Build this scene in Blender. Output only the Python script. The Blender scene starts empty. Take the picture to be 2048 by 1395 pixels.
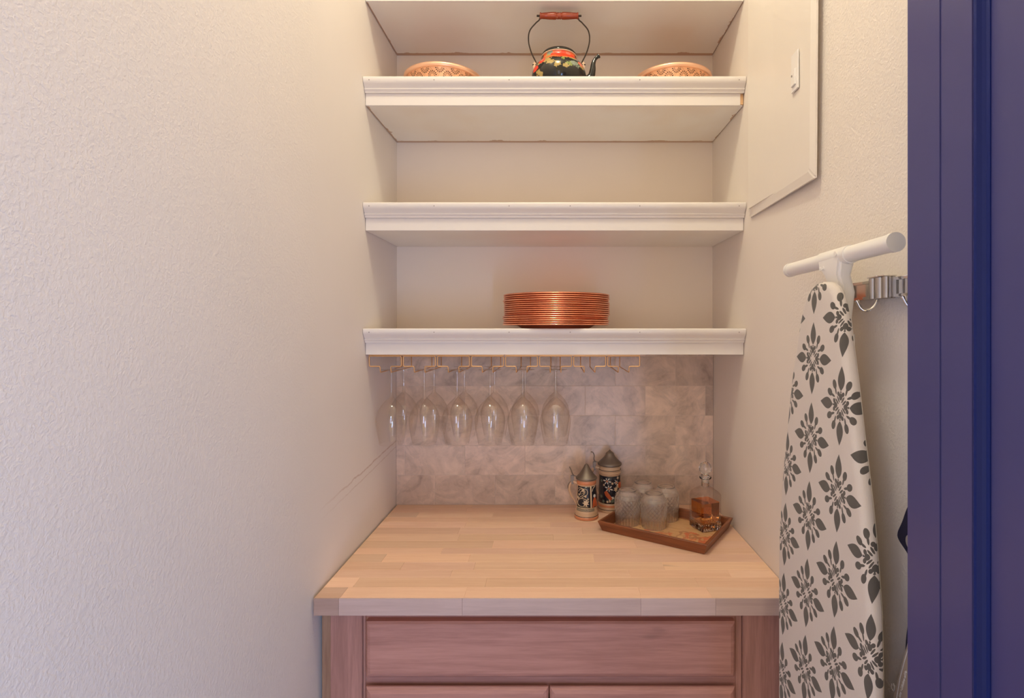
import bpy, bmesh, math, random
from math import sin, cos, pi, radians, sqrt, atan2
from mathutils import Vector, Matrix
C = bpy.context.scene.collection
S = bpy.context.scene

# ------------------------------------------------------------------ camera
F = 1080.0; VX = 1110.0; VY = 656.0
cam_d = bpy.data.cameras.new('camera'); cam = bpy.data.objects.new('camera', cam_d); C.objects.link(cam)
cam.location = (0, 0, 1.5); cam.rotation_euler = (pi/2, 0, 0)
cam_d.sensor_width = 36; cam_d.lens = 36*F/2048
cam_d.shift_x = (1024-VX)/2048; cam_d.shift_y = (VY-697.5)/2048
cam_d.clip_start = 0.02
S.camera = cam
# ------------------------------------------------------------------ light
w = bpy.data.worlds.new('world'); S.world = w; w.use_nodes = True
w.node_tree.nodes['Background'].inputs[0].default_value = (1.0, 0.77, 0.46, 1)
w.node_tree.nodes['Background'].inputs[1].default_value = 1.25
def lamp(name, kind, loc, energy, color, **k):
    l = bpy.data.lights.new(name, kind); l.energy = energy; l.color = color
    o = bpy.data.objects.new(name, l); C.objects.link(o); o.location = loc
    for a, b in k.items(): setattr(l, a, b)
    return o
# warm ceiling lamp of the closet (small globe, above the frame)
lamp('ceiling_lamp', 'POINT', (-0.07, 0.75, 3.28), 36, (1.0, 0.95, 0.72), shadow_soft_size=0.07)
# daylight from the window of the room behind the camera
win = lamp('daylight_window', 'AREA', (0.75, -1.0, 0.75), 98, (0.30, 0.52, 1.0), shape='RECTANGLE', size=0.6, size_y=1.1)
lamp('doorway_daylight', 'AREA', (-.05, -2.4, 1.35), 5, (.70, .72, 1.0), shape='RECTANGLE', size=.36, size_y=1.5).rotation_euler = (pi/2, 0, 0)
win.rotation_euler = (radians(93), 0, radians(45))
S.view_settings.view_transform = 'Standard'; S.view_settings.look = 'None'
S.view_settings.exposure = 0.0; S.view_settings.gamma = 1.0
S.view_settings.use_curve_mapping = False
try:
    S.cycles.use_denoising = True
    S.cycles.max_bounces = 14; S.cycles.transparent_max_bounces = 24
    S.cycles.transmission_bounces = 12; S.cycles.diffuse_bounces = 6
    S.cycles.sample_clamp_indirect = 4
except Exception: pass

# ------------------------------------------------------------------ node helper
class G:
    """tiny math expression builder on a node tree"""
    def __init__(s, nt): s.nt = nt
    def _set(s, sock, v):
        if isinstance(v, E): s.nt.links.new(v.o, sock)
        elif hasattr(v, 'is_output'): s.nt.links.new(v, sock)
        else: sock.default_value = v
    def m(s, op, *a):
        n = s.nt.nodes.new('ShaderNodeMath'); n.operation = op
        for i, v in enumerate(a): s._set(n.inputs[i], v)
        return E(s, n.outputs[0])
    def node(s, t, **k):
        n = s.nt.nodes.new(t)
        for a, b in k.items():
            if a.startswith('i_'): s._set(n.inputs[a[2:].replace('_', ' ')], b)
            else: setattr(n, a, b)
        return n
    def link(s, a, b): s.nt.links.new(a, b)
    def coord(s, kind='Object'):
        return s.node('ShaderNodeTexCoord').outputs[kind]
    def xyz(s, v):
        n = s.node('ShaderNodeSeparateXYZ'); s.link(v, n.inputs[0])
        return [E(s, o) for o in n.outputs]
    def comb(s, x, y, z):
        n = s.node('ShaderNodeCombineXYZ')
        for i, v in enumerate((x, y, z)): s._set(n.inputs[i], v)
        return n.outputs[0]
    def noise(s, vec, scale, detail=3, rough=.5, dist=0, color=False):
        n = s.node('ShaderNodeTexNoise'); s.link(vec, n.inputs['Vector'])
        n.inputs['Scale'].default_value = scale; n.inputs['Detail'].default_value = detail
        n.inputs['Roughness'].default_value = rough; n.inputs['Distortion'].default_value = dist
        return n.outputs['Color'] if color else E(s, n.outputs[0])
    def mix(s, f, a, b):
        n = s.node('ShaderNodeMix', data_type='RGBA')
        s._set(n.inputs['Factor'], f)
        for k, v in (('A', a), ('B', b)):
            sock = [i for i in n.inputs if i.name == k and i.type == 'RGBA'][0]
            if isinstance(v, tuple): sock.default_value = (*v[:3], 1)
            else: s._set(sock, v)
        return [o for o in n.outputs if o.type == 'RGBA'][0]
    def ramp(s, f, stops):
        n = s.node('ShaderNodeValToRGB'); s._set(n.inputs[0], f)
        r = n.color_ramp
        while len(r.elements) < len(stops): r.elements.new(.5)
        for e, (p, c) in zip(r.elements, stops): e.position = p; e.color = (*c, 1)
        return n.outputs[0]
    def smooth(s, v, a, b):
        n = s.node('ShaderNodeMapRange', interpolation_type='SMOOTHSTEP')
        s._set(n.inputs[0], v); n.inputs[1].default_value = a; n.inputs[2].default_value = b
        return E(s, n.outputs[0])
    def bump(s, h, strength, dist=.001):
        n = s.node('ShaderNodeBump'); n.inputs['Strength'].default_value = strength
        n.inputs['Distance'].default_value = dist; s._set(n.inputs['Height'], h)
        return n.outputs[0]
class E:
    def __init__(s, g, o): s.g = g; s.o = o
    def __add__(s, b): return s.g.m('ADD', s, b)
    def __radd__(s, b): return s.g.m('ADD', b, s)
    def __sub__(s, b): return s.g.m('SUBTRACT', s, b)
    def __rsub__(s, b): return s.g.m('SUBTRACT', b, s)
    def __mul__(s, b): return s.g.m('MULTIPLY', s, b)
    def __rmul__(s, b): return s.g.m('MULTIPLY', b, s)
    def __truediv__(s, b): return s.g.m('DIVIDE', s, b)
    def __lt__(s, b): return s.g.m('LESS_THAN', s, b)
    def __gt__(s, b): return s.g.m('GREATER_THAN', s, b)
    def abs(s): return s.g.m('ABSOLUTE', s)
    def mx(s, b): return s.g.m('MAXIMUM', s, b)
    def mn(s, b): return s.g.m('MINIMUM', s, b)
    def fr(s): return s.g.m('FRACT', s)
def mat(name, col=(.8, .8, .8), rough=.5, metal=0, **k):
    m = bpy.data.materials.new(name); m.use_nodes = True
    b = m.node_tree.nodes['Principled BSDF']
    b.inputs['Base Color'].default_value = (*col, 1); b.inputs['Roughness'].default_value = rough
    b.inputs['Metallic'].default_value = metal
    for a, v in k.items(): b.inputs[a.replace('_', ' ')].default_value = v
    m['b'] = 1
    return m
def P(m): return m.node_tree.nodes['Principled BSDF'].inputs
def grain(name, light, dark, axis='X', rough=.55, scale=6, percolor=False, bump=.15, world=False, knots=0):
    """wood with grain along axis"""
    m = mat(name, light, rough); g = G(m.node_tree)
    co = g.coord('Object')
    rnd = E(g, g.node('ShaderNodeObjectInfo').outputs['Random'])
    x, y, z = g.xyz(co)
    off = rnd*37.0
    st = {'X': (.06, 1, 1), 'Y': (1, .06, 1), 'Z': (1, 1, .06)}[axis]
    v = g.comb(x*st[0]+off, y*st[1]+off, z*st[2])
    n1 = g.noise(v, scale*9, 5, .6, .6); n2 = g.noise(v, scale*50, 3, .6)
    f = g.smooth(n1*.75+n2*.35, .32, .78)
    c = g.mix(f, dark, light)
    if percolor:
        oc = g.node('ShaderNodeObjectInfo').outputs['Color']
        mm = g.node('ShaderNodeMix', data_type='RGBA', blend_type='MULTIPLY'); mm.inputs['Factor'].default_value = 1
        ab = [i for i in mm.inputs if i.type == 'RGBA']; g.link(c, ab[0]); g.link(oc, ab[1])
        c = [o for o in mm.outputs if o.type == 'RGBA'][0]
    if knots:
        n3 = g.noise(g.comb(x*(.25 if axis == 'X' else 1)+off, y, z*(.25 if axis == 'Z' else 1)), 14, 2)
        c = g.mix(g.smooth(n3, .73, .8)*.6, c, tuple(q*.45 for q in dark))
    g.link(c, P(m)['Base Color']); g.link(g.bump(f, bump, .0006), P(m)['Normal'])
    return m

# ------------------------------------------------------------------ materials
def wall_mat(name, col, scale=120, strength=.6, stain=False):
    m = mat(name, col, .72); g = G(m.node_tree); co = g.coord('Object')
    n = g.noise(co, scale, 4, .55, .3)
    x, y, z = g.xyz(co)
    h = g.smooth(n, .35, .7)*g.smooth(y, 1.24, 1.16)*.8 + h_small(g, co)*.2
    g.link(g.bump(h, strength, .0014), P(m)['Normal'])
    blot = g.noise(co, 3, 3)
    c = g.mix(g.smooth(blot, .3, .7), tuple(q*.975 for q in col), col)
    if stain:   # two faint scuffed pencil/caulk lines on the left wall beside the counter
        wv = g.noise(co, 25, 3)
        l1 = (z - (1.083+(1.0*(y-1.187))*.064) - (wv-.5)*.012).abs()
        l2 = (z - (1.060+(1.0*(y-1.187))*.07) - (wv-.5)*.010).abs()
        msk = g.smooth(l1, .0035, .0005)*.55 + g.smooth(l2, .0028, .0003)*.35
        rng = g.smooth(y, 1.18, 1.5)*(g.noise(co, 60, 3)*1.6)
        c = g.mix(g.m('MINIMUM', msk*rng, 1.0), c, (.40, .22, .13))
    g.link(c, P(m)['Base Color'])
    return m
def h_small(g, co): return g.noise(co, 340, 2)
M = {}
M['wall'] = wall_mat('painted orange peel wall', (.78, .705, .635), 200, .45, stain=False)
M['wall_l'] = wall_mat('painted orange peel left wall', (.79, .73, .675), 200, .35, stain=True)
M['ceil'] = mat('ceiling paint', (.8, .76, .7), .8)
M['floor'] = grain('floor boards', (.36, .22, .13), (.2, .11, .06), 'Y')
M['back'] = wall_mat('niche back wall paint', (.80, .70, .60), 200, .12)
def shelf_mat(name, worn):
    m = mat(name, (.83, .79, .74), .42); g = G(m.node_tree); co = g.coord('Object'); x, y, z = g.xyz(co)
    c = g.mix(g.smooth(g.noise(co, 4, 3), .3, .7), (.80, .74, .67), (.83, .79, .74))
    if worn:
        n = g.noise(co, 16, 4, .6)
        bl = g.smooth(n, .48, .75)
        ex = (.530 - x.abs()); ey = 1.8195 - y
        f = ((ex < bl*.011 + .0022).mx(ey < bl*.014 + .016))*.8
        c = g.mix(f, c, (.42, .22, .11))
        yel = g.smooth(g.noise(co, 5, 2), .52, .8)*.25
        c = g.mix(yel, c, (.72, .55, .38))
    g.link(c, P(m)['Base Color']); g.link(g.bump(g.noise(co, 90, 3), .06, .001), P(m)['Normal'])
    return m
M['shelf_worn'] = shelf_mat('worn painted shelf board', True)
M['shelf'] = shelf_mat('painted shelf board', False)
M['trim'] = mat('semi gloss white trim paint', (.76, .70, .65), .33)
M['raw'] = grain('raw pine', (.72, .45, .24), (.5, .28, .13), 'X')
M['hole'] = mat('nail hole', (.12, .08, .06), .9)
M['white_metal'] = mat('white enamelled steel', (.83, .80, .76), .35)
M['panel'] = mat('painted steel panel', (.80, .735, .66), .38)
M['stave'] = grain('oiled beech staves', (.87, .605, .45), (.78, .505, .355), 'X', .42, percolor=True, scale=5, bump=.05, knots=1)
M['cab_h'] = grain('unfinished wood horizontal', (.53, .265, .215), (.37, .17, .135), 'X', .6, scale=5, knots=1)
M['cab_v'] = grain('unfinished wood vertical', (.51, .26, .21), (.34, .165, .13), 'Z', .6, scale=6, knots=1)
M['cab_dark'] = grain('cabinet filler wood', (.40, .24, .15), (.25, .13, .08), 'Z', .6)
M['tray'] = grain('stained tray wood', (.27, .085, .028), (.13, .035, .012), 'X', .32)
M['gold'] = mat('brushed gold wire', (.78, .47, .22), .38, .75)
M['copper'] = mat('polished copper', (.93, .42, .27), .22, 1)
M['pewter'] = mat('aged pewter', (.24, .20, .165), .48, .85)
M['black'] = mat('black enamel', (.01, .009, .008), .12)
M['black_metal'] = mat('dark wire', (.05, .035, .025), .4, .6)
M['chrome'] = mat('chrome', (.78, .76, .74), .12, 1)
M['steel'] = mat('brushed steel', (.46, .42, .39), .32, 1)
M['dark_plastic'] = mat('dark navy plastic', (.01, .01, .035), .3)
M['grey_rubber'] = mat('grey rubber', (.30, .26, .24), .55)
M['navy'] = mat('navy door paint', (.052, .052, .17), .34)
M['navy_d'] = mat('navy door moulding', (.004, .012, .11), .5, Specular_IOR_Level=.25)
M['beige'] = mat('printed beige card', (.50, .38, .28), .5)
M['white_ink'] = mat('white ink', (.85, .8, .76), .5)
M['handle_wood'] = mat('lacquered red wood', (.30, .05, .018), .2)
M['cream'] = mat('cream enamel', (.68, .48, .32), .25)

def brass_noise(m, s=30, a=.1):
    g = G(m.node_tree); co = g.coord('Object'); n = g.noise(co, s, 3)
    r = n*a + (P(m)['Roughness'].default_value - a*.5)
    g.link(r.o, P(m)['Roughness'])
for k in ('gold', 'copper', 'pewter', 'chrome', 'navy', 'trim', 'white_metal', 'panel'): brass_noise(M[k])

def tile_mat():
    m = mat('honed grey marble', (.6, .6, .6), .3); g = G(m.node_tree); co = g.coord('Object')
    oi = g.node('ShaderNodeObjectInfo'); r = E(g, oi.outputs['Random'])
    x, y, z = g.xyz(co)
    v = g.comb(x + r*11.0, z*1.0 + r*7.0, r*5.0)
    n1 = g.noise(v, 9, 6, .62, 1.6); n2 = g.noise(v, 26, 5, .6, .8)
    vein = g.smooth((n1-.5).abs(), .0, .035)
    c = g.ramp(n1*.7+n2*.3, [(.32, (.37, .29, .24)), (.48, (.62, .49, .405)), (.66, (.78, .62, .515))])
    c = g.mix(vein*.3+.7, (.50, .42, .37), c)
    mm = g.node('ShaderNodeMix', data_type='RGBA', blend_type='MULTIPLY'); mm.inputs['Factor'].default_value = 1
    ab = [i for i in mm.inputs if i.type == 'RGBA']; g.link(c, ab[0]); g.link(oi.outputs['Color'], ab[1])
    g.link([o for o in mm.outputs if o.type == 'RGBA'][0], P(m)['Base Color'])
    return m
M['tile'] = tile_mat()
M['grout'] = mat('grout', (.70, .59, .52), .9)

def thin_glass(name, tint=(.985, .985, .98), edge=(.62, .58, .54), ior=1.5, rough=0.0, boost=1.0):
    """thin-walled clear glass: transmits straight, reflects by Fresnel"""
    m = bpy.data.materials.new(name); m.use_nodes = True; nt = m.node_tree; g = G(nt)
    nt.nodes.remove(nt.nodes['Principled BSDF'])
    out = [n for n in nt.nodes if n.type == 'OUTPUT_MATERIAL'][0]
    fac = g.node('ShaderNodeLayerWeight'); fac.inputs['Blend'].default_value = .32
    tr = g.node('ShaderNodeBsdfTransparent'); g.link(g.mix(g.m('POWER', fac.outputs['Facing'], 2.2), tint, edge), tr.inputs[0])
    gl = g.node('ShaderNodeBsdfGlossy'); gl.inputs['Roughness'].default_value = rough; gl.inputs[0].default_value = (1, 1, 1, 1)
    f5 = g.node('ShaderNodeLayerWeight'); f5.inputs['Blend'].default_value = .5
    mx = g.node('ShaderNodeMixShader'); g.link(g.m('MINIMUM', (g.m('POWER', f5.outputs['Facing'], 5.0)*.75 + .045)*boost, 1.0).o, mx.inputs[0])
    g.link(tr.outputs[0], mx.inputs[1]); g.link(gl.outputs[0], mx.inputs[2]); g.link(mx.outputs[0], out.inputs[0])
    return m
M['glass'] = thin_glass('thin clear glass', (.97, .96, .945), (.70, .64, .58), boost=1.3)
M['glass_wall'] = thin_glass('decanter clear glass', (.96, .95, .94), (.45, .38, .33), boost=1.5)
def solid_glass(name, col=(.97, .96, .95), rough=.0, ior=1.48):
    return mat(name, col, rough, 0, Transmission_Weight=1.0, IOR=ior)
M['crystal'] = solid_glass('cut crystal')
def cut_glass():
    m = thin_glass('cut crystal walls', (.96, .945, .93), (.70, .66, .62), boost=1.4)
    nt = m.node_tree; g = G(nt); out = [n for n in nt.nodes if n.type == 'OUTPUT_MATERIAL'][0]
    prev = out.inputs[0].links[0].from_socket
    rf = g.node('ShaderNodeBsdfGlass'); rf.inputs['IOR'].default_value = 1.45; rf.inputs['Roughness'].default_value = .02
    df = g.node('ShaderNodeBsdfDiffuse'); df.inputs[0].default_value = (.85, .83, .80, 1)
    a = g.node('ShaderNodeMixShader'); a.inputs[0].default_value = .35; g.link(prev, a.inputs[1]); g.link(rf.outputs[0], a.inputs[2])
    b = g.node('ShaderNodeMixShader'); b.inputs[0].default_value = .06; g.link(a.outputs[0], b.inputs[1]); g.link(df.outputs[0], b.inputs[2])
    g.link(b.outputs[0], out.inputs[0]); return m
M['cut'] = cut_glass()
M['cutline'] = thin_glass('cut crystal grooves', (.80, .77, .74), (.18, .15, .13), boost=2.5)
M['amber'] = solid_glass('amber spirit', (.82, .33, .09), .03, 1.2)
M['amber_base'] = solid_glass('crystal base', (.95, .80, .66), .02, 1.5)

def fabric_mat():
    m = mat('printed ironing board cotton', (.5, .46, .43), .85); g = G(m.node_tree)
    x, y, z = g.xyz(g.coord('Object'))
    z = z + 1.6   # local origin sits 1.6 m up
    side_ = (y < .921)*-2.0 + 1.0      # wrap the print round the padded edge
    y = y + side_*(x.mx(0.0))
    # print coordinates: slight slant of the fabric
    u = (y + .945 - .945) - ((z - 1.2)*-.054)
    u = u - .945 + .905*0
    v = z - 1.171
    PX, PY = .188, .1385
    def fold(a, p, o): return ((a/p + o + 50.0).fr() - .5)*p
    ax = fold(u, PX, .5); ay = fold(v, PY, .5)
    bx = fold(u, PX, .0); by = fold(v, PY, .0)
    sel = (ax.abs()/(PX/2) + ay.abs()/(PY/2)) < 1.0
    qx = ax.abs()*sel + bx.abs()*(1.0-sel); qy = ay.abs()*sel + by.abs()*(1.0-sel)
    s = qx.mn(qy); b = qx.mx(qy)
    def ell(cx, cy, ra, rb, ang):
        dx = s - cx; dy = b - cy; c_, s_ = cos(ang), sin(ang)
        p = (dx*c_ + dy*s_)/ra; q = (dx*-s_ + dy*c_)/rb
        return (p*p + q*q) < 1.0
    # spear petal
    t = (b - .043)/.0195
    k = 1.0 - t*t
    petal = (s < k*(.0092 + (b-.043)*-.16))
    sh = petal
    sh = sh.mx(ell(.0188, .0325, .0078, .0056, radians(64)))     # teardrop head
    sh = sh.mx(ell(.0150, .0238, .0072, .0021, radians(72)))     # teardrop tail
    sh = sh.mx(ell(0.0, .0160, .0052, .0072, 0))                  # crown centre
    sh = sh.mx(ell(.0064, .0185, .0040, .0034, radians(35)))      # crown wing
    sh = sh.mx(ell(.0062, .0100, .0062, .0018, radians(52)))
    sh = sh*(1.0 - ell(.0035, .0225, .0042, .0011, radians(60)))
    co = g.coord('Object')
    n = g.noise(co, 700, 2); n2 = g.noise(co, 12, 3)
    base = g.mix(n2, (.61, .54, .495), (.66, .59, .545))
    c = g.mix(sh, base, (.085, .074, .066))
    g.link(c, P(m)['Base Color'])
    g.link(g.bump(n*.3 + g.noise(co, 9, 3)*.7, .25, .004), P(m)['Normal'])
    P(m)['Sheen Weight'].default_value = .15
    return m
M['fabric'] = fabric_mat()

def painted(name, base, spots, rough=.15):
    """base colour with blotches; spots = (angle, z, ra, rz, colour, wobble) in the object's cylinder coordinates"""
    m = mat(name, base, rough); g = G(m.node_tree); co = g.coord('Object'); x, y, z = g.xyz(co)
    a = g.m('ARCTAN2', x, y*-1.0)
    n = g.noise(co, 95, 3, .6) - .5; n2 = g.noise(co, 210, 2) - .5
    c = base
    for (sa, sz, ra, rz, col, wob) in spots:
        dx = (a - sa)/ra; dz = (z - sz)/rz
        r = dx*dx + dz*dz + n*wob + n2*wob
        c = g.mix(g.smooth(r, 1.0, .9), c, col)
    g.link(c, P(m)['Base Color'])
    return m
def pierced_mat():
    m = mat('pierced copper', (.86, .46, .26), .3, 1); g = G(m.node_tree); x, y, z = g.xyz(g.coord('Object'))
    u = g.m('ARCTAN2', x, y*-1.0)*.115
    tot = None
    PX = .046
    for (off, vz, rad) in ((.0, .030, .0115), (.5, .051, .0115), (.5, .009, .0115)):
        du = ((u/PX + 50.0 + off + .5).fr() - .5)*PX; dv = z - vz
        r = g.m('SQRT', du*du + dv*dv); ph = g.m('ARCTAN2', dv, du)
        dots = (g.m('SINE', ph*14.0) > -.1)*((r - rad).abs() < .0022)
        dots2 = (g.m('SINE', ph*14.0) < -.15)*((r - rad + .005).abs() < .0016)
        q = dots.mx(dots2)
        tot = q if tot is None else tot.mx(q)
    wave = (z - .040 - g.m('SINE', u*(2*pi/PX))*-.011).abs() 
    line = ((wave - .0035).abs() < .0006)*.6
    lim = (z < .052)
    tot = tot*lim
    c = g.mix(tot.mx(line*lim), (.86, .46, .26), (.12, .045, .015))
    g.link(c, P(m)['Base Color']); g.link(((1.0 - tot)*.6).o, P(m)['Metallic'])
    g.link(g.bump(1.0 - tot.mx(line), .6, .001), P(m)['Normal'])
    P(m)['Roughness'].default_value = .33
    return m
M['pierced'] = pierced_mat()

# ------------------------------------------------------------------ mesh helpers
def setp(o, label=None, cat=None, group=None, kind=None):
    if label: o['label'] = label
    if cat: o['category'] = cat
    if group: o['group'] = group
    if kind: o['kind'] = kind
    return o
def obj(name, bm, m, parent=None, smooth=False, ang=None):
    """link a bmesh given in the parent's local coordinates"""
    bmesh.ops.recalc_face_normals(bm, faces=bm.faces)
    me = bpy.data.meshes.new(name); bm.to_mesh(me); bm.free()
    if smooth:
        for p in me.polygons: p.use_smooth = True
        if ang: me.set_sharp_from_angle(angle=radians(ang))
    me.materials.append(m)
    o = bpy.data.objects.new(name, me); C.objects.link(o)
    if parent: o.parent = parent
    return o
def thing(name, loc, label, cat, group=None, rz=0):
    o = bpy.data.objects.new(name, None); C.objects.link(o); o.location = loc; o.rotation_euler = (0, 0, rz)
    o.empty_display_size = .05
    return setp(o, label, cat, group)
def bx(x0, x1, y0, y1, z0, z1, bev=0, seg=2, bm=None):
    b = bm or bmesh.new()
    r = bmesh.ops.create_cube(b, size=1)
    vs = r['verts']
    for v in vs:
        v.co = ((x0+x1)/2 + v.co.x*(x1-x0), (y0+y1)/2 + v.co.y*(y1-y0), (z0+z1)/2 + v.co.z*(z1-z0))
    if bev:
        es = list({e for v in vs for e in v.link_edges})
        bmesh.ops.bevel(b, geom=es, offset=bev, segments=seg, affect='EDGES', clamp_overlap=True)
    return b
def lathe(prof, n=48, fn=None, bm=None, z0=0):
    """prof = [(r, z)...]; fn(r, z, a, i) -> r"""
    b = bm or bmesh.new(); rings = []
    for i, (r, z) in enumerate(prof):
        if r < 1e-6: rings.append([b.verts.new((0, 0, z+z0))]); continue
        ring = []
        for k in range(n):
            a = 2*pi*k/n; rr = fn(r, z, a, i) if fn else r
            ring.append(b.verts.new((rr*sin(a), -rr*cos(a), z+z0)))
        rings.append(ring)
    for A, B in zip(rings, rings[1:]):
        for k in range(n):
            k2 = (k+1) % n
            if len(A) == 1 and len(B) == 1: continue
            if len(A) == 1: b.faces.new((A[0], B[k], B[k2]))
            elif len(B) == 1: b.faces.new((A[k], B[0], A[k2]))
            else: b.faces.new((A[k], B[k], B[k2], A[k2]))
    return b
def spline(pts, n=6, closed=False):
    """Catmull-Rom through pts"""
    P_ = [Vector(p) for p in pts]; out = []
    L = len(P_)
    for i in range(L if closed else L-1):
        if closed: a, b_, c, d = P_[(i-1) % L], P_[i], P_[(i+1) % L], P_[(i+2) % L]
        else: a, b_, c, d = P_[max(i-1, 0)], P_[i], P_[i+1], P_[min(i+2, L-1)]
        for k in range(n):
            t = k/n
            out.append(.5*((2*b_) + (c-a)*t + (2*a-5*b_+4*c-d)*t*t + (3*b_-a-3*c+d)*t**3))
    if not closed: out.append(P_[-1])
    return out
def fillet(pts, r, n=4):
    P_ = [Vector(p) for p in pts]; out = [P_[0]]
    for i in range(1, len(P_)-1):
        a, b_, c = P_[i-1], P_[i], P_[i+1]
        d1 = (a-b_); d2 = (c-b_); q = min(r, d1.length*.45, d2.length*.45)
        p1 = b_ + d1.normalized()*q; p2 = b_ + d2.normalized()*q
        for k in range(n+1):
            t = k/n; out.append((1-t)**2*p1 + 2*t*(1-t)*b_ + t*t*p2)
    out.append(P_[-1]); return out
def tube(path, r, n=8, bm=None, caps=True, flat=None):
    """r: number or function of t; flat=(sx, sy) squashes the section"""
    b = bm or bmesh.new(); path = [Vector(p) for p in path]; rings = []
    up = None
    for i, p in enumerate(path):
        t = (path[min(i+1, len(path)-1)] - path[max(i-1, 0)]).normalized()
        if up is None:
            up = Vector((0, 0, 1)) if abs(t.z) < .9 else Vector((1, 0, 0))
        side = t.cross(up).normalized(); up = side.cross(t).normalized()
        rr = r(i/(len(path)-1)) if callable(r) else r
        fx, fy = flat or (1, 1)
        rings.append([b.verts.new(p + side*(cos(2*pi*k/n)*rr*fx) + up*(sin(2*pi*k/n)*rr*fy)) for k in range(n)])
    for A, B in zip(rings, rings[1:]):
        for k in range(n): b.faces.new((A[k], A[(k+1) % n], B[(k+1) % n], B[k]))
    if caps:
        b.faces.new(rings[0]); b.faces.new(rings[-1])
    return b
def prism(poly, axis, a0, a1, bm=None):
    """extrude a 2-D polygon: axis 'X' -> poly is (y, z)"""
    b = bm or bmesh.new()
    def mk(p, a):
        return {'X': (a, p[0], p[1]), 'Y': (p[0], a, p[1]), 'Z': (p[0], p[1], a)}[axis]
    A = [b.verts.new(mk(p, a0)) for p in poly]; B = [b.verts.new(mk(p, a1)) for p in poly]
    n = len(poly)
    for k in range(n): b.faces.new((A[k], A[(k+1) % n], B[(k+1) % n], B[k]))
    b.faces.new(A); b.faces.new(B)
    return b
def text_mesh(s, size, depth, m, parent, mtx, name='lettering', shear=0):
    cu = bpy.data.curves.new('t', 'FONT'); cu.body = s; cu.size = size; cu.extrude = depth; cu.shear = shear
    cu.resolution_u = 3
    t = bpy.data.objects.new('t', cu); C.objects.link(t)
    me = bpy.data.meshes.new_from_object(t.evaluated_get(bpy.context.evaluated_depsgraph_get()))
    bpy.data.objects.remove(t); bpy.data.curves.remove(cu)
    me.name = name; me.transform(mtx); me.materials.clear(); me.materials.append(m)
    o = bpy.data.objects.new(name, me); C.objects.link(o); o.parent = parent
    return o
def dup(root, loc, rz, label=None):
    r = root.copy(); C.objects.link(r); r.location = loc; r.rotation_euler = (0, 0, rz)
    if label: r['label'] = label
    for ch in list(root.children):
        c = ch.copy(); C.objects.link(c); c.parent = r
        for gch in ch.children:
            d = gch.copy(); C.objects.link(d); d.parent = c
    return r

# ------------------------------------------------------------------ room
XL, XR, YB, ZC = -.533, .531, 1.82, 3.35
YF = -.85
def struct(name, bm, m): return setp(obj(name, bm, m), kind='structure')
struct('floor', bx(XL-.1, XR+.1, YF, YB+.1, -.05, 0), M['floor'])
struct('ceiling', bx(XL-.1, XR+.1, YF, YB+.1, ZC, ZC+.05), M['ceil'])
struct('wall_left', bx(XL-.1, XL, YF, YB+.1, 0, ZC), M['wall_l'])
struct('wall_right', bx(XR, XR+.1, YF, YB+.1, 0, ZC), M['wall'])
wb = struct('wall_back', bx(XL, XR, YB, YB+.1, 0, ZC), M['back'])

# marble tiles, each a part of the back wall
CZ = .909                                   # counter top height
gr = obj('grout', bx(XL+.0005, XR-.0005, 1.8107, 1.8199, CZ-.02, 1.4255), M['grout'], wb)
random.seed(4)
TH, TW, gap = .0994, .2015, .0010
shade = {(0, -1): 1.12, (0, 0): .92, (0, -2): .93, (3, 1): 1.1, (3, 0): 1.0, (3, 2): .78, (1, 1): 1.12, (4, 0): .9, (4, 1): .86, (2, 0): 1.02,
         (1, -1): 1.1, (1, 0): 1.0, (4, -1): .86, (4, -2): .86, (4, -3): .86}
for row in range(6):
    z0 = CZ + row*TH; z1 = z0 + TH
    if row == 5: z1 = 1.4255
    off = .202 if row % 2 == 0 else .101
    for k in range(-5, 4):
        x0 = off + k*TW; x1 = x0 + TW
        a, b = max(x0, XL), min(x1, XR)
        if b - a < .01: continue
        t = obj('tile', bx(a+gap/2, b-gap/2, 1.810, 1.8160, z0+gap/2, z1-gap/2, .0007, 1), M['tile'], wb)
        s = shade.get((row, k), random.uniform(.92, 1.1))
        t.color = (s, s*random.uniform(.985, 1.0), s*random.uniform(.98, 1.0), 1)

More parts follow.
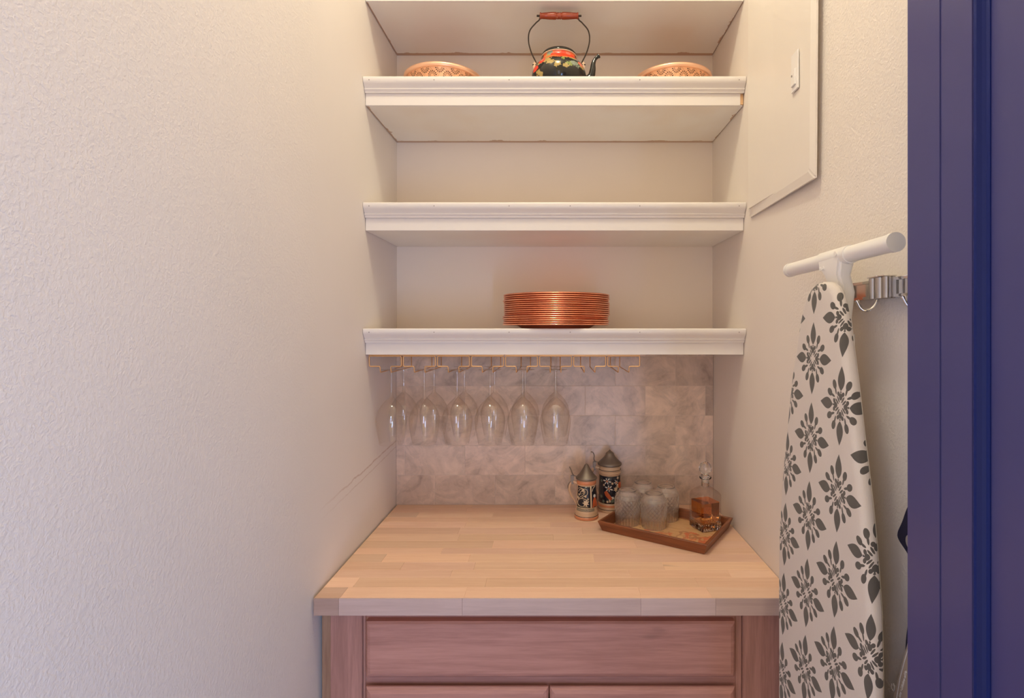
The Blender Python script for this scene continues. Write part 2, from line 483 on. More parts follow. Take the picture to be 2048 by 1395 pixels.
# ------------------------------------------------------------------ shelves
MOULD = [(1.516, 0), (1.4975, 0), (1.4955, -.0015), (1.4948, -.004), (1.495, -.010), (1.4962, -.0145), (1.499, -.019), (1.5035, -.0235),
         (1.5068, -.0275), (1.5072, -.0285), (1.5055, -.0295), (1.5052, -.031), (1.5058, -.0325), (1.5085, -.034), (1.5100, -.037), (1.5100, -.040), (1.516, -.040)]
def shelf(ztop, zbot, label, worn, x0=XL+.0012, x1=XR-.0015, fx1=None, mx1=None):
    t = thing('wall_shelf', (0, 1.516, zbot), label, 'shelf', 'white shelves of the niche')
    L = Matrix.Translation((0, -1.516, -zbot))
    def add(n, bm, m, sm=False, **k):
        # keep mesh coordinates in room space for the edge wear: offset the part instead
        o = obj(n, bm, m, t, sm, **k); o.location = (0, -1.516, -zbot); return o
    add('board', bx(x0, x1, 1.522, YB-.0008, zbot, ztop-.001, .0008, 1), M['shelf_worn' if worn else 'shelf'])
    add('fascia', bx(x0, fx1 or x1, 1.516, 1.5225, zbot, ztop-.0395, .0008, 1), M['trim'])
    if fx1: add('raw_end', bx(fx1+.0003, x1-.0005, 1.5175, 1.5225, zbot+.004, ztop-.04), M['raw'])
    add('moulding', prism([(y, ztop+z) for y, z in MOULD], 'X', x0, mx1 or x1), M['trim'], True, ang=40)
    nb = bmesh.new()
    for hx in (-.515, -.335, -.127, .042, .235, .51):
        lathe([(0, 0), (.0012, 0), (.0012, .0006), (0, .0006)], 8, bm=nb)
        for v in nb.verts:
            if not v.tag:
                x, y, z = v.co; v.co = (hx + x, 1.4954 - z*1.4, ztop - .0105 + y); v.tag = True
    n = add('nail_hole', nb, M['hole']); n['kind'] = 'stuff'
    return t
shelf(2.490, 2.418, 'topmost white shelf, cut off by the upper frame edge, above the floral kettle', True)
shelf(2.198, 2.125, 'white shelf with a moulded front holding the floral kettle and two copper bowls', True, fx1=.5205)
shelf(1.849, 1.774, 'empty white shelf with a moulded front, just above the stack of copper plates', False)
shelf(1.4995, 1.4258, 'lowest white shelf, holding the copper plates with the wine glass racks under it', False)

# ------------------------------------------------------------------ counter
YC = 1.185
top = thing('butcher_block_counter', (0, YC, CZ-.038), 'pale butcher block counter top of glued wood staves across the niche', 'counter')
rows = [1.185, 1.2335, 1.281, 1.322, 1.366, 1.415, 1.453, 1.503, 1.552, 1.603, 1.648, 1.69, 1.734, 1.775, 1.8095]
CX0, CX1 = -.5285, .5298
fixed = {0: [-.472, -.20, .19, .345], 1: [-.462, -.16, .33], 2: [-.25, .18, .42], 3: [-.38, -.20, .27], 4: [-.44, -.22, .10], 5: [-.30, .2], 6: [-.17, .22],
         8: [-.28, .08, .36]}
tint = {(0, 0): .80, (0, 1): 1.08, (0, 2): 1.07, (1, 0): 1.16, (1, 1): .97, (2, 0): .98, (3, 0): .94, (4, 0): .90, (4, 1): 1.12, (6, 0): .90, (6, 1): 1.04, (8, 0): .88,
        (8, 2): .92, (11, 0): .86}
random.seed(11)
for i in range(len(rows)-1):
    xs = fixed.get(i)
    if not xs:
        xs = []; x = CX0 + random.uniform(.08, .3)
        while x < CX1 - .06: xs.append(x); x += random.uniform(.2, .42)
    xs = [CX0] + xs + [CX1]
    for k in range(len(xs)-1):
        o = obj('stave', bx(xs[k]+.00008, xs[k+1]-.00008, rows[i]-YC+.00008, rows[i+1]-YC-.00008, 0, .038, .0004, 1), M['stave'], top)
        s = tint.get((i, k), random.uniform(.92, 1.07)); o.color = (s, s*random.uniform(.97, 1.01), s*random.uniform(.94, 1.02), 1)

M['edging'] = grain('greyed beech edging', (.60, .445, .40), (.50, .36, .32), 'X', .5, percolor=True, scale=5, bump=.05)  # darker, greyer tone paints in the dimmer light on the counter's front face
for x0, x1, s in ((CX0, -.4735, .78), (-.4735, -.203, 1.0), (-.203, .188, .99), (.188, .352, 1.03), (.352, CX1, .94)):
    o = obj('edge_strip', bx(x0+.00008, x1-.00008, -.0032, -.0001, .0001, .0379, .0005, 1), M['edging'], top)  # strip added over the stave fronts to carry that painted shade
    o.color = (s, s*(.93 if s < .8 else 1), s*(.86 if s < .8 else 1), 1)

# ------------------------------------------------------------------ cabinet
CB = CZ-.0385
cab = thing('base_cabinet', (0, 1.215, 0), 'unfinished reddish wood base cabinet with one wide drawer under the counter', 'cabinet')
def cabp(n, m, *a, bev=0, parent=cab, **k):
    a = list(a); a[2] -= 1.215; a[3] -= 1.215
    return obj(n, bx(*a, bev, **k), M[m], parent)
cabp('carcass', 'cab_dark', -.518, .520, 1.236, 1.80, .10, CB-.001)
cabp('filler_strip', 'cab_dark', -.5265, -.506, 1.221, 1.236, .0, CB)
cabp('stile', 'cab_v', -.5055, -.434, 1.215, 1.2355, .0, CB, bev=.0015)
cabp('bead', 'cab_v', -.4335, -.4255, 1.219, 1.2355, .0, CB, bev=.002)
cabp('stile', 'cab_v', .4225, .526, 1.215, 1.2355, .0, CB, bev=.0015)
cabp('bead', 'cab_v', .4055, .4215, 1.219, 1.2355, .0, CB, bev=.002)
cabp('rail', 'cab_h', -.4252, .4052, 1.2195, 1.2355, .80, CB, bev=.001)
cabp('rail', 'cab_h', -.4252, .4052, 1.2195, 1.2355, .675, .735, bev=.001)
cabp('rail', 'cab_h', -.4252, .4052, 1.2195, 1.2355, .10, .16, bev=.001)
cabp('toe_board', 'cab_dark', -.4252, .4052, 1.229, 1.2355, 0, .10)
def slab(x0, x1, z0, z1, y0, t, edge, drop):
    """front slab with a wide chamfered border: face at y0, border edge at y0+drop"""
    b = bmesh.new()
    def ring(i, y): return [b.verts.new((x, y-1.215, z)) for x, z in ((x0+i, z0+i), (x1-i, z0+i), (x1-i, z1-i), (x0+i, z1-i))]
    R = [ring(0, y0+t), ring(0, y0+drop), ring(edge*.4, y0+drop*.35), ring(edge, y0)]
    for A, B in zip(R, R[1:]):
        for k in range(4): b.faces.new((A[k], A[(k+1) % 4], B[(k+1) % 4], B[k]))
    b.faces.new(R[-1]); b.faces.new(R[0])
    return b
obj('drawer_front', slab(-.4205, .4005, .7245, .848, 1.196, .023, .011, .007), M['cab_h'], cab)
for x0, x1 in ((-.4215, -.0145), (-.0115, .4010)):
    dr = obj('cabinet_door', slab(x0, x1, .12, .7015, 1.197, .012, .012, .008), M['cab_h'], cab)
    # raised centre panel let into the frame
    obj('door_panel', slab(x0+.065, x1-.065, .185, .636, 1.1945, .0024, .02, .0023), M['cab_v'], dr)

# ------------------------------------------------------------------ copper chargers
prof = [(.0, .0012), (.094, .0012), (.098, 0), (.102, .0), (.106, .0025), (.114, .0072), (.120, .0088), (.152, .0096),
        (.1565, .0090), (.1592, .0100), (.1600, .0116), (.1590, .0132), (.1562, .0140), (.1540, .0128), (.1515, .0112), (.119, .0104), (.112, .0092), (.104, .0042), (.100, .0030), (0, .0028)]
PL = Vector((.0035, 1.632, 1.4996))
orders = ['bottom', 'second', 'third', 'fourth', 'fifth', 'sixth', 'seventh', 'eighth', 'ninth', 'tenth', 'eleventh', 'twelfth', 'thirteenth', 'fourteenth', 'fifteenth', 'topmost']
random.seed(3)
pl0 = None
for i, nm in enumerate(orders):
    lab = ('%s copper charger plate of the stack on the lowest shelf' % nm) if i in (0, 15) else ('%s copper charger plate from the bottom of the stack on the lowest shelf' % nm)
    if pl0 is None:
        o = pl0 = obj('charger_plate', lathe(prof, 96), M['copper'], None, True, ang=50)
    else:
        o = pl0.copy(); C.objects.link(o)
    o.location = PL + Vector((random.uniform(-.0026, .0026) + (.0012 if i in (9, 10, 8, 7) else 0), random.uniform(-.001, .001), i*.00578))
    setp(o, lab, 'plate', 'copper charger plates in a stack')

# ------------------------------------------------------------------ copper bowls on the kettle shelf
def bowl(x, y, r, label, rz):
    t = thing('copper_bowl', (x, y, 2.198), label, 'bowl', 'pierced copper bowls', rz)
    k = r/.120
    wall = [(0, .002), (.085, .002), (.092, 0), (.097, .002), (.103, .014), (.109, .034), (.1125, .052), (.1135, .0545), (.111, .0545), (.106, .034), (.100, .016), (.094, .006), (0, .005)]
    obj('bowl_wall', lathe([(a*k, b) for a, b in wall], 96), M['pierced'], t, True, ang=40)
    rim = [(.1125, .0535), (.1165, .0530), (.1195, .0550), (.1203, .060), (.1192, .0645), (.1155, .0660), (.1125, .0640), (.1115, .058), (.1125, .0535)]
    obj('rim', lathe([(a*k, b) for a, b in rim], 96), M['copper_r'], t, True)
    return t
M['copper_r'] = mat('satin copper rim', (.88, .52, .34), .32, .65); brass_noise(M['copper_r'])
bowl(-.342, 1.662, .120, 'pierced copper bowl left of the floral kettle on the upper shelf', .3)
bowl(.361, 1.664, .1185, 'pierced copper bowl right of the floral kettle on the upper shelf', .1)

# ------------------------------------------------------------------ kettle
KX, KY, KZ = .0117, 1.592, 2.1982
ket = thing('kettle', (KX, KY, KZ), 'black enamel kettle painted with red flowers, with a wooden bail handle', 'kettle')
RED = (.72, .045, .015); ORG = (.75, .14, .03); GRN = (.20, .24, .06); OLV = (.38, .27, .09); PNK = (.70, .16, .10); GRY = (.22, .26, .20)
sp = []
random.seed(21)
for k in range(46):      # leaves and small blossoms over the whole body
    a_ = random.uniform(-3.1, 3.1); z_ = random.uniform(.020, .080)
    sp.append((a_, z_, random.uniform(.07, .22), random.uniform(.004, .009), random.choice([GRN, OLV, GRY, OLV, PNK, RED, GRN]), 3.4))
sp += [(.05, .083, 1.0, .008, OLV, 2.2), (-.5, .078, .3, .009, GRN, 2.2), (.52, .076, .26, .012, GRN, 2.0), (.25, .073, .16, .008, OLV, 2.0),
      (.1, .094, 1.3, .024, ORG, 1.4), (-.55, .100, .22, .010, GRY, 1.4), (-.7, .090, .2, .008, OLV, 1.4), (.2, .088, .38, .017, RED, 1.0), (.75, .090, .35, .010, RED, 1.1), (-.25, .094, .25, .007, RED, 1.1), (.55, .100, .17, .006, PNK, 1),
      (-.05, .103, .2, .005, PNK, 1), (-.75, .064, .17, .009, RED, 1.0), (-.73, .066, .07, .004, PNK, .7), (1.0, .058, .2, .008, PNK, 1.2), (-1.05, .046, .2, .009, RED, 1.2), (2.3, .09, .5, .02, RED, .8), (3.0, .09, .3, .02, ORG, .8), (-2.3, .09, .5, .02, RED, .8)]
sp = [(q[0], q[1] if q[1] < .066 else .066 + (q[1]-.066)*.70, q[2], q[3]*(1 if q[1] < .07 else .78), q[4], q[5]) for q in sp]
M['kettle'] = painted('flower painted enamel', (.012, .010, .008), sp, .13)
kb = [(0, .004), (.060, .004), (.066, 0), (.070, .003), (.078, .018), (.0815, .034), (.079, .050), (.072, .066), (.062, .080), (.0535, .090), (.0505, .098), (.0505, .108), (.0515, .110), (.0505, .112), (.046, .112), (0, .112)]
kz = lambda z: z if z < .066 else .066 + (z-.066)*.70
kb = [(a_, kz(z_)) for a_, z_ in kb]
obj('body', lathe(kb, 64), M['kettle'], ket, True, ang=60)
obj('collar_ring', lathe([(a_, kz(z_)) for a_, z_ in [(.0505, .1085), (.0528, .1095), (.0532, .1110), (.0525, .1126), (.0505, .1130), (.0505, .1085)]], 64), M['cream'], ket, True)
lid = obj('lid', lathe([(a_, kz(z_)) for a_, z_ in [(.0515, .1132), (.0522, .1160), (.0515, .1195), (.0475, .1270), (.0350, .1350), (.015, .1395), (0, .1400)]], 64), M['black'], ket, True)
sp_ = spline([(.066, 0, .026), (.092, 0, .040), (.099, -.002, .060), (.101, -.002, .080), (.107, -.002, .094), (.1175, -.002, .1035)], 8)
obj('spout', tube(sp_, lambda t: .0135 - .0085*min(t*1.3, 1) + (.0018 if t > .93 else 0), 16), M['black'], ket, True, ang=50)
hz = .196; hy = -.045
def hp(x, z): return (x, hy*max(0, (z-.075))/(hz-.075), z)
for s in (-1, 1):
    lug = obj('lug', bx(s*.0715-.004, s*.0715+.004, -.008, .008, .054, .084, .0025), M['cream'], ket)
    obj('rivet', tube([(s*.062, -.004, .076), (s*.078, -.004, .076)], .0022, 8), M['black_metal'], lug)
wire = spline([hp(-.066, .076), hp(-.0685, .085), hp(-.081, .108), hp(-.0885, .135), hp(-.085, .160), hp(-.067, .179), hp(-.057, .1865), hp(-.0545, .196)], 6)
wr = [Vector(p) for p in wire]
bm = tube(wr, .0019, 8); tube([Vector((-p.x, p.y, p.z)) for p in wr], .0019, 8, bm)
tube([hp(-.064, hz), hp(.064, hz)], .003, 8, bm)
obj('bail_wire', bm, M['black_metal'], ket, True, ang=60)
gp = [(-.0555, .0065), (-.0550, .0088), (-.052, .0093), (-.0505, .0078), (-.030, .0093), (-.014, .0100), (-.008, .0095), (-.0065, .0080), (-.0045, .0090), (-.003, .0095), (0, .0082),
      (.003, .0095), (.0045, .0090), (.0065, .0080), (.008, .0095), (.014, .0100), (.030, .0093), (.0505, .0078), (.052, .0093), (.0550, .0088), (.0555, .0065)]
b = lathe([(0, -.0555)] + [(r, x) for x, r in gp] + [(0, .0555)], 24)
for v in b.verts: x, y, z = v.co; v.co = (z, hy + x, hz + y)
obj('grip', b, M['handle_wood'], ket, True, ang=50)

# ------------------------------------------------------------------ wine glass racks
def rack(x0, label):
    t = thing('wine_glass_rack', (x0, 1.53, 1.4255), label, 'rack', 'gold wire racks under the lowest shelf')
    pw = .0965; W = pw*4
    for n, y0 in (('front_strip', 0.0), ('rear_strip', .212)):
        obj(n, bx(0, W-.0015, y0, y0+.012, -.0030, -.0003, .0004, 1), M['gold'], t)
    for k in range(4):
        a = k*pw + .0025; b_ = (k+1)*pw - .0035; c = (a+b_)/2 
        zt, zl, zr = -.0045, -.0335, -.0505; h = .0152
        pts = [(c-h, .222, zt), (c-h, .222, zr), (c-h, .004, zr), (c-h, .001, zl), (a, 0, zl), (a, 0, zt), (b_, 0, zt), (b_, 0, zl), (c+h, .001, zl), (c+h, .004, zr), (c+h, .222, zr), (c+h, .222, zt)]
        obj('wire', tube(fillet(pts, .004, 3), .0016, 8), M['gold'], t, True)
    return t
RX = -.5285
rack(RX, 'gold wire glass rack at the left end, all four slots holding glasses')
rack(RX+.386, 'gold wire glass rack on the right, its last two slots empty')

# ------------------------------------------------------------------ wine glasses, hanging upside down (origin at the foot)
wg = thing('wine_glass', (0, 0, 0), '', 'glass', 'wine glasses hanging in the racks')
obj('foot', lathe([(0, .0022), (.012, .0018), (.030, .0010), (.0335, .0006), (.034, 0), (.030, -.0004), (.014, -.0018), (.006, -.004), (.0042, -.008)], 40), M['glass'], wg, True)
obj('stem', lathe([(.0042, -.008), (.0036, -.03), (.0036, -.06), (.0042, -.074), (.0062, -.0815)], 16), M['glass'], wg, True)
obj('glass_bowl', lathe([(.0062, -.0815), (.010, -.0850), (.0175, -.0915), (.028, -.103), (.0385, -.120), (.0445, -.140), (.0450, -.152), (.0430, -.172), (.0390, -.195), (.0345, -.218), (.0341, -.2192)], 48), M['glass'], wg, True)
nth = ['leftmost', 'second from the left', 'third from the left', 'fourth from the left', 'fifth from the left', 'rightmost']
first = True
for k in range(6):
    cx = RX + (k % 4)*.0965 + (.386 if k >= 4 else 0) + .0478
    for rrow, (y, nm) in enumerate(((1.588, 'front'), (1.716, 'rear'))):
        z = 1.4255 - .0505 + .0013 + .0022
        lab = 'upside down wine glass, %s of the %s row under the lowest shelf' % (nth[k], nm)
        if first: wg.location = (cx, y, z); wg['label'] = lab; first = False
        else: dup(wg, (cx, y, z), .1*k, lab)

# ------------------------------------------------------------------ beer steins (lidded stoneware mugs)
M['stone'] = mat('salt glazed stoneware', (.60, .40, .25), .28)
M['peach'] = mat('peach glaze', (.62, .24, .115), .25)
M['ink'] = mat('dark blue black glaze', (.012, .013, .022), .2)
M['relief'] = mat('cream relief glaze', (.62, .47, .31), .3)
M['rust'] = mat('rust coat glaze', (.50, .10, .03), .3)
M['grn_gl'] = mat('grey green glaze', (.13, .15, .10), .3)
M['white_gl'] = mat('white glaze', (.62, .58, .52), .3)
M['script'] = mat('inscribed band', (.30, .26, .19), .35)
def _script():
    m = M['script']; g = G(m.node_tree); x, y, z = g.xyz(g.coord('Object'))
    a = g.m('ARCTAN2', x, y*-1.0)
    n = g.noise(g.comb(a*1.0, 0.0, z*25.0), 26, 3)
    g.link(g.mix(g.smooth(n, .48, .54), (.42, .33, .22), (.07, .07, .06)), P(m)['Base Color'])
_script()
def wrapf(Rf, h):
    def f(a, z): r = Rf(z) + h; return Vector((r*sin(a), -r*cos(a), z))
    return f
def patch(poly, Rf, h, bm=None):
    """raised relief polygon on a stein body: poly in (angle, z); domed towards its centroid"""
    b = bm or bmesh.new(); ca = sum(p[0] for p in poly)/len(poly); cz = sum(p[1] for p in poly)/len(poly)
    f0 = wrapf(Rf, -.0006); f1 = wrapf(Rf, h*.6); f2 = wrapf(Rf, h)
    A = [b.verts.new(f0(*p)) for p in poly]; B = [b.verts.new(f1(ca+(p[0]-ca)*.93, cz+(p[1]-cz)*.93)) for p in poly]
    c = b.verts.new(f2(ca, cz)); n = len(poly)
    for k in range(n):
        j = (k+1) % n
        b.faces.new((A[k], A[j], B[j], B[k])); b.faces.new((B[k], B[j], c))
    return b
def leafpoly(ca, cz, s, rot, lobes=5, R=.03, inner=.5):
    out = []
    for k in range(lobes*2):
        a = rot + pi*k/lobes; r = s*(1 if k % 2 == 0 else inner)
        out.append((ca + r*sin(a)/R, cz + r*cos(a)))
    return out
def band(Rf, a0, a1, z0, z1, h, n=24, nz=8):
    b = bmesh.new(); f = wrapf(Rf, h)
    g_ = [[b.verts.new(f(a0+(a1-a0)*i/n, z0+(z1-z0)*j/nz)) for j in range(nz+1)] for i in range(n+1)]
    for i in range(n):
        for j in range(nz): b.faces.new((g_[i][j], g_[i+1][j], g_[i+1][j+1], g_[i][j+1]))
    r = bmesh.ops.extrude_face_region(b, geom=list(b.faces))
    for v in [e for e in r['geom'] if isinstance(e, bmesh.types.BMVert)]:
        d = Vector((v.co.x, v.co.y, 0)).normalized(); v.co -= d*(h+.0008)
    return b
def scroll(pts, Rf, r=.0009, bm=None):
    f = wrapf(Rf, .0006)
    return tube([f(p[0], p[1]) for p in spline([(a, z, 0) for a, z in pts], 6)], r, 6, bm)
def stein_shell(t, Rf, H, bands, base_r):
    prof = [(0, 0), (base_r-.002, 0)] + [(r, z) for r, z in bands] + [(Rf(H)-.001, H), (Rf(H)-.004, H), (Rf(H)-.0045, .01), (0, .01)]
    return obj('mug_body', lathe(prof, 64), M['stone'], t, True, ang=35)

# small stein
RS = lambda z: .0335 - (z-.03)/.08*.0045
st = thing('beer_stein', (.0985, 1.690, CZ), 'shorter lidded stoneware beer stein with cream scrolls and an orange coated figure', 'beer stein', 'lidded beer steins')
H = .122
stein_shell(st, RS, H, [(.0372, .002), (.0375, .006), (.0368, .010), (.0358, .0115), (.0352, .0150), (.0356, .0175), (.0346, .0200), (.0350, .0230), (.0338, .0250), (RS(.03), .028), (RS(.105), .105), (RS(.106)+.0012, .107), (RS(.11)+.0012, .119)], .0372)
obj('foot_band', lathe([(.0373, .0015), (.0380, .004), (.0378, .008), (.0370, .0102), (.0364, .0102), (.0364, .0015), (.0373, .0015)], 64), M['peach'], st, True)
obj('lip_band', lathe([(.0290, .1065), (.0305, .1075), (.0305, .1185), (.0295, .1195), (.0285, .1195), (.0285, .1065), (.0290, .1065)], 64), M['peach'], st, True)
obj('dark_line', lathe([(.0366, .0105), (.0369, .0112), (.0366, .0119), (.0355, .0119), (.0355, .0105), (.0366, .0105)], 64), M['ink'], st, True)
obj('inscription_band', band(RS, -1.15, .75, .0275, .0365, .0005), M['script'], st, True)
obj('ink_panel', band(RS, -1.15, .32, .039, .103, .0004), M['ink'], st, True)
obj('ink_panel', band(RS, .50, 1.7, .039, .103, .0004), M['ink'], st, True)
b = bmesh.new()
scroll([(-1.05, .095), (-.7, .099), (-.35, .095), (-.22, .088), (-.35, .079), (-.75, .070), (-.95, .060), (-1.0, .050), (-.75, .044), (-.3, .043), (.1, .043)], RS, bm=b)
scroll([(-.95, .086), (-.85, .092), (-.6, .096), (-.15, .096), (.05, .090), (.0, .080), (-.3, .074), (-.5, .069), (-.25, .066), (.05, .062), (.12, .056)], RS, bm=b)
scroll([(-.5, .069), (-.9, .062), (-1.08, .052)], RS, bm=b); scroll([(-.45, .082), (-.3, .087), (-.5, .090), (-.7, .085), (-.6, .079)], RS, bm=b)
obj('scroll', b, M['relief'], st, True)
for ca, cz, s, rot, lb in ((-.12, .054, .0125, .2, 7), (-.42, .092, .0058, 1.0, 5), (-1.0, .068, .0060, .4, 5), (-.15, .074, .0052, 2.0, 5), (-.85, .078, .0045, .4, 5), (.1, .066, .004, .1, 5)):
    obj('leaf', patch(leafpoly(ca, cz, s, rot, lb, .033), RS, .0018), M['relief'], st)
b = bmesh.new(); scroll([(-1.15, .0385), (.32, .0385)], RS, .0011, b); scroll([(.40, .0375), (.40, .1045)], RS, .0022, b); scroll([(.55, .088), (.7, .098), (1.0, .102)], RS, .001, b)
obj('panel_frame', b, M['relief'], st, True)
obj('coat_figure', patch([(.52, .039), (1.2, .039), (1.25, .050), (1.1, .062), (.9, .070), (.72, .068), (.60, .058)], RS, .003), M['rust'], st)
obj('figure_head', patch(leafpoly(.83, .0735, .0055, .3, 6, .033, .9), RS, .0035), M['white_gl'], st)
def stein_lid(t, Rm, H, hl, tall):
    l = obj('lid', lathe([(Rm+.0035, H), (Rm+.0045, H+.002), (Rm+.004, H+.005), (Rm+.001, H+.008), (Rm*.78, H+hl*.33), (Rm*.52, H+hl*.56), (Rm*.33, H+hl*.75), (Rm*.20, H+hl*.9), (.0022, H+hl*.97), (0, H+hl)] if not tall else
        [(Rm+.0035, H), (Rm+.0045, H+.002), (Rm+.0045, H+.006), (Rm*1.0, H+hl*.20), (Rm*.80, H+hl*.33), (Rm*.60, H+hl*.47), (Rm*.46, H+hl*.60), (Rm*.40, H+hl*.70), (Rm*.37, H+hl*.76), (Rm*.26, H+hl*.83), (Rm*.12, H+hl*.88), (.0018, H+hl*.95), (0, H+hl)], 48), M['pewter'], t, True, ang=70)
    s = 1.0 if not tall else 1.12
    pts = spline([(-Rm, .0, H+.006), (-Rm-.010*s, 0, H+.009), (-Rm-.0155*s, 0, H+.016), (-Rm-.019*s, 0, H+.026*s), (-Rm-.024*s, 0, H+.036*s)] if not tall else
                 [(-Rm, .0, H+.008), (-Rm-.012, 0, H+.010), (-Rm-.017, 0, H+.018), (-Rm-.016, 0, H+.030), (-Rm-.021, 0, H+.040), (-Rm-.027, 0, H+.041)], 5)
    obj('thumb_lift', tube(pts, lambda q: .0026-.0012*abs(q-.55), 8, flat=(1.5, .7)), M['pewter'], l, True)
    obj('hinge', bx(-Rm-.0205, -Rm-.0105, -.004, .004, H-.018, H+.011, .002), M['pewter'], l)
    return l
stein_lid(st, .0290, .1215, .047, False)
hd = spline([(-.029, 0, .106), (-.040, 0, .1115), (-.051, 0, .103), (-.0535, 0, .088), (-.048, 0, .070), (-.040, 0, .058), (-.0335, 0, .046)], 6)
hb = tube(hd, lambda q: .0048-.0022*q, 10, flat=(.8, 1))
hh = obj('handle', hb, M['stone'], st, True)
for i in range(1, 12):
    p = hd[6+i]
    obj('handle_bead', lathe([(0, -.0018), (.0015, -.0009), (.0018, 0), (.0015, .0009), (0, .0018)], 8), M['pewter'], hh, True).location = (p.x-.0042, p.y, p.z+.002)

# tall stein
RT = lambda z: .0355 - (z-.03)/.11*.0025
s2 = thing('beer_stein', (.1785, 1.762, CZ), 'taller lidded stoneware beer stein with white flowers on black, at the tile wall', 'beer stein', 'lidded beer steins')
H = .148
stein_shell(s2, RT, H, [(.0402, .002), (.0404, .006), (.0388, .0095), (.0392, .0130), (.0376, .0165), (.0382, .0200), (.0368, .0235), (RT(.03), .027), (RT(.118), .118), (RT(.12)+.0015, .1205), (RT(.12)+.0030, .1245), (RT(.12)+.0008, .1275), (RT(.12)+.0030, .1310), (RT(.13)+.0012, .1335), (RT(.14)+.0002, .146)], .0402)
for z in (.0092, .1335): obj('dark_line', lathe([(.0360+(.003 if z < .1 else -.0002), z-.0009), (.0371+(.003 if z < .1 else -.0002), z), (.0360+(.003 if z < .1 else -.0002), z+.0009), (.034, z), (.0360+(.003 if z < .1 else -.0002), z-.0009)], 64), M['ink'], s2, True)
obj('lower_band', lathe([(.0372, .0165), (.0390, .0195), (.0385, .0225), (.0368, .0240), (.036, .0200), (.0372, .0165)], 64), M['peach'], s2, True)
obj('ink_panel', band(RT, -1.5, 1.5, .029, .116, .0004, 40), M['ink'], s2, True)
for ca, cz, s in ((-.35, .101, .0125), (-.18, .078, .0125), (.55, .096, .009)):
    fl = obj('flower_centre', patch(leafpoly(ca, cz, .0032, 0, 5, .035, .8), RT, .0032), M['peach'], s2)
    for k in range(6):
        a = k*pi/3 + ca; L_ = s*(.85+.3*((k*7) % 3)/2)
        dx, dz = sin(a), cos(a)
        poly = [(ca+(dx*q*L_ + dz*w_*L_)/.035, cz+dz*q*L_ - dx*w_*L_) for q, w_ in ((.25, -.05), (.55, -.16), (.85, -.13), (1.0, 0), (.85, .13), (.55, .16), (.25, .05))]
        obj('petal', patch(poly, RT, .0018), M['white_gl'], fl)
for ca, cz, s, rot, mm in ((-.95, .10, .006, .3, 'grn_gl'), (-.95, .05, .007, .8, 'grn_gl'), (.15, .094, .005, .5, 'relief'), (.5, .075, .010, .1, 'relief'), (.65, .060, .009, .7, 'relief'), (.75, .085, .009, .7, 'relief'), (.45, .045, .008, 0, 'grn_gl'),
                           (-.7, .036, .007, .5, 'grn_gl'), (-.3, .036, .005, .5, 'relief'), (.15, .038, .008, 1.5, 'grn_gl'), (.75, .110, .006, .2, 'relief'), (-.65, .088, .0045, .4, 'relief')):
    obj('leaf', patch(leafpoly(ca, cz, s, rot, 6, .035), RT, .0018), M[mm], s2)
obj('coat_figure', patch([(-.62, .066), (-.40, .072), (.05, .052), (.16, .046), (.02, .040), (-.25, .046), (-.5, .056)], RT, .004), M['rust'], s2)
obj('figure_leg', patch([(.02, .052), (.25, .052), (.30, .046), (.1, .043)], RT, .003), M['white_gl'], s2)
obj('figure_leg', patch([(-.2, .046), (-.05, .044), (.0, .036), (-.12, .033)], RT, .003), M['relief'], s2)
obj('medallion', patch(leafpoly(1.05, .085, .011, 0, 10, .035, .95), RT, .004), M['rust'], s2)
stein_lid(s2, .0345, .1465, .050, True)
hd2 = spline([(-.033, 0, .134), (-.045, 0, .138), (-.056, 0, .128), (-.058, 0, .108), (-.052, 0, .085), (-.044, 0, .068), (-.0355, 0, .052)], 6)
obj('handle', tube(hd2, lambda q: .0055-.0022*q, 10, flat=(.8, 1)), M['stone'], s2, True)

# ------------------------------------------------------------------ tray
TA = radians(-33.5); TC = Vector((.326, 1.588, CZ))
tr = thing('serving_tray', TC, 'reddish brown wooden serving tray with inlaid floor on the right of the counter', 'tray', rz=TA)
LX, LY, TH_, ins = .161, .1225, .030, .010
def side(p):  # p: cross section in (outward offset, z) ; four mitred sides
    for nm, (sx, sy) in (('x', (1, 0)), ('x', (-1, 0)), ('y', (0, 1)), ('y', (0, -1))):
        b = bmesh.new(); A = []; B = []
        for o_, z in p:
            if nm == 'y': A.append(b.verts.new((-(LX+o_), sy*(LY+o_), z))); B.append(b.verts.new(((LX+o_), sy*(LY+o_), z)))
            else: A.append(b.verts.new((sx*(LX+o_), -(LY+o_), z))); B.append(b.verts.new((sx*(LX+o_), (LY+o_), z)))
        n = len(p)
        for k in range(n): b.faces.new((A[k], A[(k+1) % n], B[(k+1) % n], B[k]))
        b.faces.new(A); b.faces.new(B)
        obj('tray_side', b, M['tray' if nm == 'y' else 'tray_y'], tr)
M['tray_y'] = grain('stained tray wood ends', (.27, .085, .028), (.13, .035, .012), 'Y', .32)
side([(-.0100, .0005), (.0, .0285), (-.0012, .030), (-.0068, .030), (-.0080, .0285), (-.0165, .0050), (-.0165, .0005)])
m = mat('inlaid tray floor', (.62, .36, .17), .35); g = G(m.node_tree); co = g.coord('Object'); x, y, z = g.xyz(co)
nn = g.noise(co, 22, 4, .6, 1.2); n3 = g.noise(g.comb(x*.2, y, z), 90, 3)
c = g.mix(g.smooth(n3, .4, .7)*.5, (.66, .39, .19), (.50, .25, .10))
c = g.mix(g.smooth(nn, .56, .60)*.8, c, (.60, .11, .04)); c = g.mix(g.smooth(g.noise(co, 31, 3, .5, 1.0), .60, .63)*.7, c, (.36, .14, .06))
g.link(c, P(m)['Base Color']); M['inlay'] = m
obj('tray_floor', bx(-LX+.0168, LX-.0168, -LY+.0168, LY-.0168, .0005, .0040), M['inlay'], tr)
